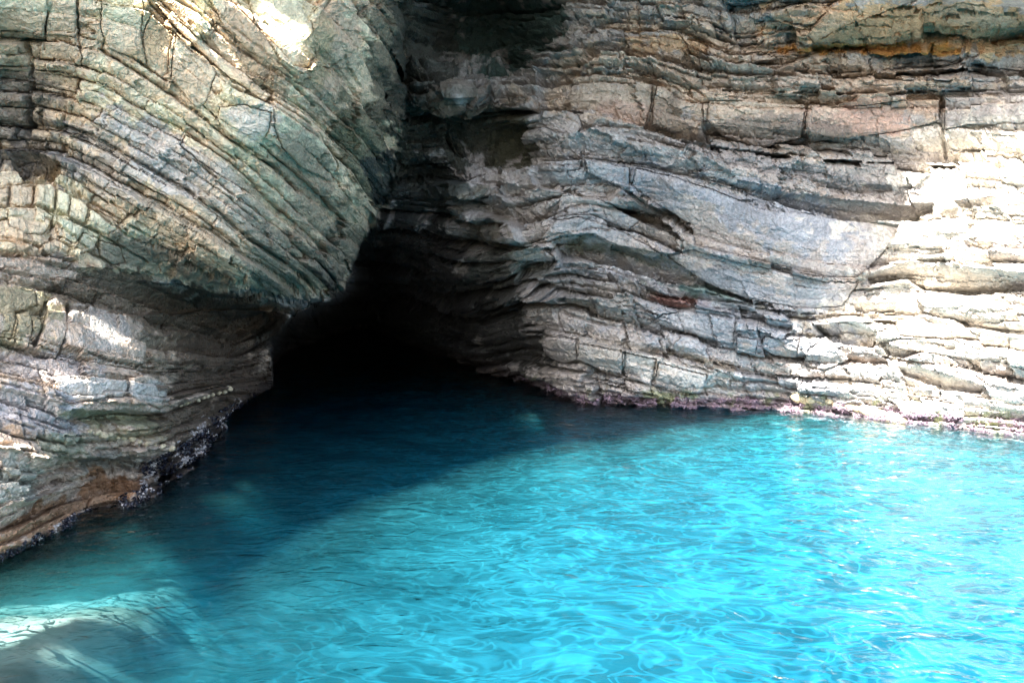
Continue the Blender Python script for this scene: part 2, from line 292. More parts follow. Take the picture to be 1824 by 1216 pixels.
# undersides of the big overhanging beds: (upper lip, lower line, how far the face runs back, rim thickness)
UN = [([(1442,78),(1498,48),(1558,27),(1630,5),(1660,-12),(1860,-20)], [(1447,97),(1600,100),(1660,91),(1730,101),(1860,91)], 34),
 ([(1280,97),(1305,80),(1346,82),(1432,96)], [(1447,100),(1387,124),(1330,113)], 34), ([(1356,28),(1400,12),(1480,18)], [(1442,60),(1400,56)], 26),
 ([(962,112),(1010,86),(1070,72),(1120,66)], [(950,150),(1005,142),(1060,100)], 50), ([(945,296),(1040,294),(1125,312)], [(960,334),(1040,352),(1085,358)], 24),
 ([(1087,322),(1128,343),(1204,385),(1230,405)], [(1224,430),(1163,405),(1088,366)], 80), ([(976,417),(1052,415),(1103,437),(1184,453),(1255,473),(1320,503)], [(1001,470),(1037,465),(1103,475),(1184,503),(1255,515),(1341,543)], 58),
 ([(902,452),(965,440),(988,455)], [(928,500),(975,487),(992,468)], 40), ([(1340,334),(1406,342),(1498,357),(1609,367),(1668,365)], [(1386,353),(1472,389),(1548,396),(1609,394),(1660,381)], 52),
 ([(1540,491),(1607,470),(1639,458),(1671,460),(1735,479),(1860,487)], [(1549,506),(1612,498),(1640,518),(1720,526),(1860,516)], 50), ([(1443,570),(1504,570),(1549,575),(1565,592)], [(1455,590),(1475,612),(1555,622)], 36),
 ([(1562,603),(1622,603),(1703,616)], [(1578,634),(1606,640),(1640,627),(1703,622)], 34), ([(1555,552),(1600,552),(1630,557),(1860,592)], [(1575,563),(1620,563),(1660,577),(1860,604)], 20),
 ([(1600,655),(1640,653),(1703,669),(1760,690)], [(1606,670),(1680,696),(1745,704)], 30), ([(1670,556),(1735,566),(1860,582)], [(1690,575),(1760,590),(1860,596)], 16), ([(1715,428),(1772,432)], [(1722,440),(1765,444)], 14),
 ([(1407,169),(1470,164),(1533,167)], [(1427,185),(1472,189),(1523,181)], 26), ([(802,195),(870,203),(940,215)], [(794,264),(860,287),(914,288)], 55), ([(800,340),(860,350),(905,360)], [(830,366),(880,384),(940,410)], 40),
 ([(1040,480),(1120,498),(1140,512)], [(1042,486),(1110,512),(1135,520)], 8), ([(1180,505),(1260,520),(1330,545)], [(1190,522),(1260,548),(1330,562)], 26), ([(1025,192),(1050,186),(1080,200)], [(975,212),(1010,238),(1040,236)], 20),
 ([(1700,360),(1780,352)], [(1712,372),(1770,368)], 18), ([(1440,318),(1500,330),(1590,330)], [(1460,332),(1540,345),(1590,342)], 16), ([(1220,690),(1290,688),(1340,700)], [(1225,722),(1290,724),(1340,724)], 14),
 ([(1340,695),(1400,700),(1425,715)], [(1345,724),(1400,724),(1425,724)], 12),
 ([(140,476),(220,480),(300,495),(380,518),(440,535),(520,548)], [(140,500),(240,540),(330,572),(430,600)], 30), ([(118,728),(200,728),(292,735)], [(125,757),(210,754),(297,750)], 22), ([(12,268),(70,272),(112,290)], [(35,320),(80,327),(108,320)], 60),
 ([(300,600),(360,598),(420,610)], [(300,612),(360,620),(420,640)], 14), ([(130,812),(200,812),(285,800)], [(140,826),(230,842),(250,835)], 18), ([(75,815),(105,800),(140,822)], [(25,898),(60,888),(110,866)], 26),
 ([(240,18),(270,30),(300,60)], [(245,110),(270,130),(290,128)], 12), ([(0,55),(40,60),(75,66)], [(0,78),(40,80),(78,78)], 26)]
for top_, bot_, dh in UN:
    pg = top_ + bot_[::-1]; c0 = (U > min(p[0] for p in pg) - 12) & (U < max(p[0] for p in pg) + 12) & (V > min(p[1] for p in pg) - 12) & (V < max(p[1] for p in pg) + 12)
    ui = U[c0] + 2.5 * nzs[c0]; vi = V[c0] + 2.5 * nzs2[c0]
    a_ = segdist(ui, vi, top_, False); b_ = segdist(ui, vi, bot_, False); q = inpoly(ui, vi, pg)
    e_ = segdist(ui, vi, pg); t_ = a_ / (a_ + b_ + 1e-6)
    keepf = .55 * hpx[c0] * np.minimum(1, e_ / 12)          # smoother bedding plane inside
    hh = np.where(q, hpx[c0] - keepf - (1.0 + .22 * nzs[c0]) * dh * t_ * np.minimum(1, e_ / 2.5 + .3), hpx[c0] + .16 * dh * np.exp(-(a_ / 9) ** 2))
    hpx[c0] = hh
# open cracks: polyline, half width in pixels, depth
CR = [([(181,90),(271,144),(362,210),(411,251),(502,308),(540,345)], 3.2, 22), ([(111,224),(164,243),(230,280),(288,312),(350,350),(395,382),(452,428),(514,477)], 3.0, 22), ([(206,164),(263,201),(329,234),(403,284),(473,341)], 1.8, 12),
 ([(132,136),(206,164)], 1.6, 10), ([(140,345),(197,382),(263,420),(341,448),(436,498)], 2.2, 14), ([(230,310),(300,350),(370,400),(430,445)], 1.6, 12), ([(320,290),(400,345),(470,400)], 1.4, 8), ([(263,0),(313,53),(370,103),(411,144),(485,177),(567,230)], 2.4, 16),
 ([(300,-10),(354,20),(411,78),(494,129),(530,154),(567,190)], 2.6, 14), ([(354,-10),(411,48),(494,109),(530,140)], 2.0, 14), ([(95,0),(80,40),(78,90)], 2.6, 16), ([(140,0),(136,60),(142,85)], 2.2, 14), ([(190,60),(182,85),(175,88)], 2.0, 12), ([(45,80),(55,130),(50,180),(45,240)], 6, 26),
 ([(78,110),(130,110)], 1.6, 9), ([(55,130),(100,140),(145,165)], 1.8, 9), ([(50,160),(110,170)], 2, 10), ([(50,185),(110,200)], 2, 9), ([(130,108),(137,160)], 2.0, 9), ([(115,190),(112,215)], 3, 12),
 ([(20,330),(20,360)], 3, 14), ([(60,330),(57,366)], 2, 10), ([(98,330),(95,375)], 2.6, 14), ([(125,345),(120,385)], 2, 9), ([(157,370),(148,400)], 2, 9), ([(0,362),(60,366),(100,378),(148,400),(176,416)], 2.4, 14), ([(176,416),(220,442),(262,470)], 2.2, 14), ([(145,412),(130,445)], 2.4, 12), ([(176,424),(168,450)], 2.6, 12),
 ([(92,405),(84,415),(92,425)], 5, 18), ([(100,440),(140,462),(124,478)], 1.8, 10), ([(0,420),(40,428),(75,440)], 1.8, 9), ([(0,482),(60,492),(100,502),(118,520)], 2.6, 14), ([(0,448),(60,460),(120,478)], 1.6, 8),
 ([(28,560),(30,600)], 2, 9), ([(80,540),(72,590),(62,618)], 3.4, 16), ([(122,545),(118,590),(108,632)], 3.4, 18), ([(0,608),(40,620),(90,632),(112,640),(180,655),(250,668)], 3.0, 16), ([(150,642),(150,660)], 2, 9), ([(225,672),(222,715)], 2.6, 14), ([(0,685),(60,700),(108,716)], 2.0, 10), ([(0,730),(66,748),(122,768)], 1.8, 9), ([(265,600),(262,625)], 2, 10),
 ([(300,560),(295,620),(310,640)], 2.6, 10),
 ([(1125,300),(1118,335),(1110,350)], 2.2, 9), ([(1330,340),(1328,400),(1318,455)], 1.5, 7), ([(1255,172),(1240,160),(1215,140)], 2.2, 12), ([(1160,140),(1163,190),(1155,220)], 2.0, 8), ([(1445,180),(1430,240)], 1.8, 8), ([(1675,170),(1680,280)], 2.4, 12), ([(1218,410),(1290,425),(1360,470)], 1.2, 6), ([(1003,556),(1060,575),(1100,582),(1145,580)], 2.8, 14), ([(1230,600),(1330,622),(1390,640)], 1.8, 10),
 ([(1250,650),(1180,632),(1110,620)], 1.6, 8), ([(1166,640),(1160,685)], 1.6, 6), ([(1390,560),(1440,560),(1425,600),(1380,620)], 1.6, 8), ([(1310,560),(1312,600)], 1.3, 6), ([(1350,575),(1352,625)], 1.3, 6), ([(956,284),(1042,279),(1133,297),(1224,309),(1335,339),(1457,378)], 2.4, 12), ([(966,192),(1037,223),(1163,233),(1285,273)], 2.2, 10), ([(1016,132),(1062,127),(1143,137),(1200,155),(1224,180)], 2.4, 12), ([(700,60),(760,130),(790,170)], 3, 14), ([(640,60),(690,150),(700,210)], 3, 12)]
for pl, wd, dp in CR:
    c0 = (U > min(p[0] for p in pl) - 30) & (U < max(p[0] for p in pl) + 30) & (V > min(p[1] for p in pl) - 30) & (V < max(p[1] for p in pl) + 30)
    d_ = segdist(U[c0] + 3.0 * nzs[c0], V[c0] + 3.0 * nzs2[c0], pl, False); hpx[c0] -= dp * np.exp(-(d_ / wd) ** 2) * np.clip(.75 + .6 * nzs2[c0], .2, 1.2)

LI = [p for p in DP[:i_split]]; RI = [p for p in DP[i_split:]]
fl_ = rbf([(a, b) for a, b, c in LI], [math.log(c) for a, b, c in LI]); fr_ = rbf([(a, b) for a, b, c in RI], [math.log(c) for a, b, c in RI])
HEAD = [(-900,-1200),(745,-1200),(716,-30),(722,60),(712,130),(724,210),(708,290),(692,345),(668,372),(652,425),(632,455),(618,515),(590,522),(572,540),(530,548),(500,590),(484,610),(486,690),(440,716),(404,745),(400,900),(380,1500),(-900,1500)]
hd = segdist(U + 5 * nzs + 7 * wA * (V < 540), V + 5 * nzs2, HEAD); hd = np.where(inpoly(U + 5 * nzs + 7 * wA * (V < 540), V + 5 * nzs2, HEAD), hd, -hd)
hm_ = sstep(-2.5, 2.5, hd); edge_in = np.clip(hd, 0, 60)
hpx = hpx * (.65 + .35 * sstep(0, 34, np.abs(hd)) * 1.0)
logL = coarse(fl_, U, V, 10.0) + .16 * np.exp(-edge_in / 30.0) * (V < 560)            # the face turns away towards its edge
logd = logL * hm_ + coarse(fr_, U, V, 10.0) * (1 - hm_); D0 = np.exp(logd)
gs = np.hypot(np.gradient(logd, axis=0) / np.maximum(np.gradient(V, axis=0), 1), np.gradient(logd, axis=1) / np.maximum(np.gradient(U, axis=1), 1)); hpx = hpx / (1 + (gs / .008) ** 1.5)
base = world(U, V, D0)
gu = np.gradient(base, axis=1); gv = np.gradient(base, axis=0)
N = np.cross(gv, gu); N /= np.linalg.norm(N, axis=-1, keepdims=True) + 1e-9
ray = base - CAM; ray /= np.linalg.norm(ray, axis=-1, keepdims=True)
N = np.where((N * ray).sum(-1, keepdims=True) > 0, -N, N)
def blur(a, n):
    for _ in range(n):
        b = np.pad(a, ((2, 2), (2, 2), (0, 0)), mode='edge')
        a = (b[:-4, 2:-2] + b[4:, 2:-2] + b[2:-2, :-4] + b[2:-2, 4:] + a) / 5
    return a
N = blur(N, 10); N /= np.linalg.norm(N, axis=-1, keepdims=True)
# lean the displacement half-way to the line of sight so that traced edges keep their places
Dn = N * .5 - ray * .7; Dn /= np.linalg.norm(Dn, axis=-1, keepdims=True)
outside = sstep(-60, 0, U) * (1 - sstep(1824, 1900, U)) * sstep(-80, -10, V)
RELIEF = 1.45
hm = hpx * RELIEF * np.minimum(D0, 20) / F * (0.55 + .45 * outside)
POS = base + Dn * hm[..., None]

# ------------------------------------------------------------------ stone colours, with cleft and cave shade and sunlit paleness painted in
def rgb(r, g, b): return np.array([r, g, b], float)
beige = rgb(.50, .45, .37); cream = rgb(.86, .69, .49); grey = rgb(.36, .37, .385); brown = rgb(.26, .20, .14); green = rgb(.31, .275, .21)
olive = rgb(.33, .31, .17); orange = rgb(.50, .30, .13); pink = rgb(.52, .37, .31); dark = rgb(.09, .085, .08); teal = rgb(.10, .18, .16)
purple = rgb(.20, .15, .20); white = rgb(.66, .64, .60); rust = rgb(.28, .15, .075); bluegrey = rgb(.32, .345, .39); ochre = rgb(.42, .35, .17)
colA = cream; colB = rgb(.58, .475, .38); colD = rgb(.45, .42, .40)
COLR = colA * mA[..., None] + colB * mB[..., None] + colD * mD[..., None]
WET = np.zeros(U.shape)
bedc = 2 * mA * (hsh(iA, iA * 0, 5) - .5) + 2 * mB * (hsh(iB, iB * 0, 5) - .5) + 2 * mD * (hsh(iD, iD * 0, 5) - .5) + .9 * (kA * mA + kB * mB + kD * mD)
nz = fbm(U / 34, V / 34, 101, 5, .6); nz2 = fbm(U / 14, V / 10, 103, 4, .6)
def blob(u, v, ru, rv, ang, col, a=.8, edge=.3, wet=0.0):
    global COLR, WET
    c, s = math.cos(math.radians(ang)), math.sin(math.radians(ang))
    x = ((U - u) * c + (V - v) * s) / ru; y = (-(U - u) * s + (V - v) * c) / rv
    q = 1 - np.hypot(x, y) + nz * .6 + nz2 * .35 + .28 * bedc
    m = sstep(0, edge, q) * a
    COLR = COLR * (1 - m[..., None]) + col * m[..., None]
    if wet: WET = np.maximum(WET, m * wet)
# left
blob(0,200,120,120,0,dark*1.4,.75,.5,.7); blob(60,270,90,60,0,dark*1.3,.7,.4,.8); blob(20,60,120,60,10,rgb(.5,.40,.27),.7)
blob(130,60,60,80,0,rgb(.60,.48,.34),.7); blob(280,60,40,70,40,rgb(.42,.32,.19),.8,.3); blob(440,60,60,40,40,rgb(.50,.38,.26),.7)
blob(470,130,60,30,45,rgb(.42,.33,.22),.7); blob(330,140,70,50,40,rgb(.55,.42,.28),.6); blob(460,210,60,40,0,white,.6)
blob(330,320,170,50,38,rgb(.55,.54,.53),.7); blob(200,290,110,60,30,rgb(.52,.50,.48),.6)
blob(400,420,120,60,38,rgb(.52,.44,.32),.6); blob(330,400,100,30,35,rgb(.55,.46,.33),.6); blob(420,330,80,30,40,rgb(.54,.46,.36),.6)
blob(340,470,120,22,20,green,.85); blob(500,470,90,60,35,green*1.0,.8); blob(230,455,60,22,10,green*1.1,.7); blob(410,465,40,14,35,rgb(.55,.50,.36),.8)
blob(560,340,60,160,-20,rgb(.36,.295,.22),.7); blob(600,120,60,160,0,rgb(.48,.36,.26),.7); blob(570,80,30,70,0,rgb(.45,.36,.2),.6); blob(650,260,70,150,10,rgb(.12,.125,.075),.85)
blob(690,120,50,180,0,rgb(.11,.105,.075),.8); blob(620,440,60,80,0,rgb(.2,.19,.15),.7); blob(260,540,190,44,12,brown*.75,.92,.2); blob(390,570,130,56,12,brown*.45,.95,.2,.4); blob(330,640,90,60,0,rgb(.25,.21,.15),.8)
blob(30,570,70,70,0,rgb(.34,.31,.18),.7); blob(180,600,60,45,10,rgb(.50,.47,.43),.8); blob(90,650,120,25,10,rgb(.46,.43,.43),.7)
blob(60,740,90,40,10,rgb(.45,.45,.48),.8); blob(180,690,60,24,5,white*.9,.8); blob(260,700,30,24,0,white*.9,.8)
blob(210,745,100,14,5,rgb(.24,.26,.15),.8); blob(240,775,70,20,5,rgb(.44,.36,.22),.8); blob(210,820,80,34,8,rgb(.30,.30,.26),.85); blob(110,800,60,28,10,rgb(.28,.31,.22),.7)
blob(30,860,45,60,0,rgb(.44,.46,.40),.8); blob(190,868,130,26,-12,rust*1.15,.95,.2); blob(80,925,140,36,-27,rgb(.40,.25,.15),.97,.2); blob(120,955,90,12,-25,rgb(.33,.31,.13),.8,.2); blob(240,860,80,20,0,rust*.8,.8)
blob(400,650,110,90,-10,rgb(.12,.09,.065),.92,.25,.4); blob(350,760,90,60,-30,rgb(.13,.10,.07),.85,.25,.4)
# right
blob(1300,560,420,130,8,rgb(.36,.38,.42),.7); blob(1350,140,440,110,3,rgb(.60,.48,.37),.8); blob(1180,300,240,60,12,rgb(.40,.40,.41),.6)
blob(890,50,120,85,0,teal*.6,.97,.2); blob(760,120,70,170,0,rgb(.08,.085,.07),.92); blob(860,235,100,46,10,rgb(.07,.068,.045),.95,.2); blob(745,330,90,140,0,rgb(.045,.055,.05),.97,.2,.5); blob(780,250,80,60,0,rgb(.05,.055,.045),.95,.2); blob(720,200,40,120,0,rgb(.06,.06,.045),.9,.2); blob(900,235,40,40,0,rgb(.08,.08,.05),.9,.2)  # dark wet cleft rock, its colour deepened further to carry the shade
blob(790,550,160,130,30,rgb(.028,.028,.028),.97,.25,.3); blob(745,450,120,80,20,rgb(.035,.033,.03),.95,.25); blob(870,400,70,60,0,rgb(.24,.22,.18),.8); blob(880,490,60,60,30,rgb(.06,.07,.06),.92); blob(590,556,90,24,-22,rgb(.05,.048,.04),.97,.2); blob(500,600,36,60,0,rgb(.06,.055,.045),.9,.2); blob(815,215,60,50,10,rgb(.07,.068,.05),.9); blob(900,590,75,110,-10,rgb(.055,.055,.05),.95,.2); blob(850,410,60,40,10,rgb(.10,.09,.07),.8); blob(850,170,80,16,5,rgb(.2,.17,.14),.7)  # cave walls and lip darkened in colour to read as deep shade
blob(1640,50,250,60,5,rgb(.66,.45,.27),.97,.2); blob(1500,62,60,30,-20,rgb(.5,.36,.22),.7); blob(1560,97,170,9,2,rgb(.60,.30,.08),.95,.25); blob(1720,40,80,24,10,rgb(.52,.44,.33),.8,.25); blob(1430,30,70,30,0,rgb(.44,.36,.27),.7)
blob(1190,75,90,20,8,orange*.95,.55); blob(1340,130,200,30,5,rgb(.46,.40,.35),.6); blob(1100,160,90,34,8,rgb(.47,.40,.33),.7); blob(1120,200,50,18,5,pink,.6)
blob(1560,210,90,34,-5,pink*rgb(1,.93,.9),.8); blob(1640,190,70,25,0,rgb(.53,.38,.28),.7); blob(1440,210,50,20,0,pink,.5); blob(1380,235,120,36,0,rgb(.20,.17,.15),.75,.25); blob(1190,195,30,34,0,rgb(.24,.19,.15),.7,.3)
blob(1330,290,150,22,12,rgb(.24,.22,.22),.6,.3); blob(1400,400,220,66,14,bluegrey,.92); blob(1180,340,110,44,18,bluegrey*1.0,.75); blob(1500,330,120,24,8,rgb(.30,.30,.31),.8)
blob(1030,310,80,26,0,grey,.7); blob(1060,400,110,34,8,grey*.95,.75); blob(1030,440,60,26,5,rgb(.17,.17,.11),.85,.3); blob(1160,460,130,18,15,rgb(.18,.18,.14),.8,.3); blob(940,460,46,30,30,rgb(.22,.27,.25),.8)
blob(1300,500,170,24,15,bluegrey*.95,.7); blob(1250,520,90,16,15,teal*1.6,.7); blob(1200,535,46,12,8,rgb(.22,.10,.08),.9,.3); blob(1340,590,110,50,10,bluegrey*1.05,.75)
blob(1060,540,110,44,10,rgb(.30,.28,.25),.7); blob(1100,630,130,34,10,rgb(.48,.45,.40),.7); blob(1200,660,110,26,12,white*.95,.75); blob(1250,640,60,10,15,rgb(.27,.23,.17),.7,.3)
blob(1000,500,60,60,0,rgb(.22,.22,.22),.5); blob(1120,570,80,14,8,rgb(.24,.21,.18),.6)
blob(1690,520,215,215,0,rgb(.66,.62,.56),.92); blob(1790,300,160,120,0,rgb(.66,.62,.56),.88); blob(1650,100,0.1,0.1,0,pink,0)  # sunlit zone paled in colour to strengthen the sunlight on it
# stone blackened to stand for shade inside the cave mouth, behind the headland's edge
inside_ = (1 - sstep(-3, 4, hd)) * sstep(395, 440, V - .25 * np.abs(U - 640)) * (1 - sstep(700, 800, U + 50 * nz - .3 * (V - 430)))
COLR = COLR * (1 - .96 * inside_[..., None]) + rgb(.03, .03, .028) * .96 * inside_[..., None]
# the wet band at the water line: dark weed, purple crust, green film
Z = POS[..., 2]
zz = Z + .10 * nz + .06 * nz2
right = sstep(860, 980, U); rr_ = sstep(1300, 1420, U)
band = (1 - sstep(.10, .30, zz)) 
pcol = purple * (1 + .5 * nz2[..., None]); pm = band * right
pm = pm * (.75 - .5 * rr_ * sstep(-.2, .3, nz))
COLR = COLR * (1 - pm[..., None]) + pcol * pm[..., None]
gm = (1 - sstep(.10, .25, np.abs(zz - .22))) * right * sstep(.05, .35, nz) * .7
COLR = COLR * (1 - gm[..., None]) + rgb(.24, .28, .13) * gm[..., None]
dm = (1 - sstep(.22, .42, zz)) * (1 - right) * np.maximum(sstep(210, 300, U + 40 * nz), sstep(-8, 8, V - np.interp(U, [-40, 0, 150, 250, 300], [995, 985, 912, 880, 840]) + 8 * nz))
COLR = COLR * (1 - dm[..., None] * .92) + rgb(.045, .035, .03) * dm[..., None] * .92
WET = np.maximum(WET, (1 - sstep(.1, .4, zz)) * .8)
blk = .5 * (kA * mA + kB * mB + kD * mD)
COLR = COLR * (1 + .40 * blk + .14 * nz)[..., None]
COLR = np.clip(COLR * (.95 + .05 * rng.random(U.shape))[..., None], .01, .8)

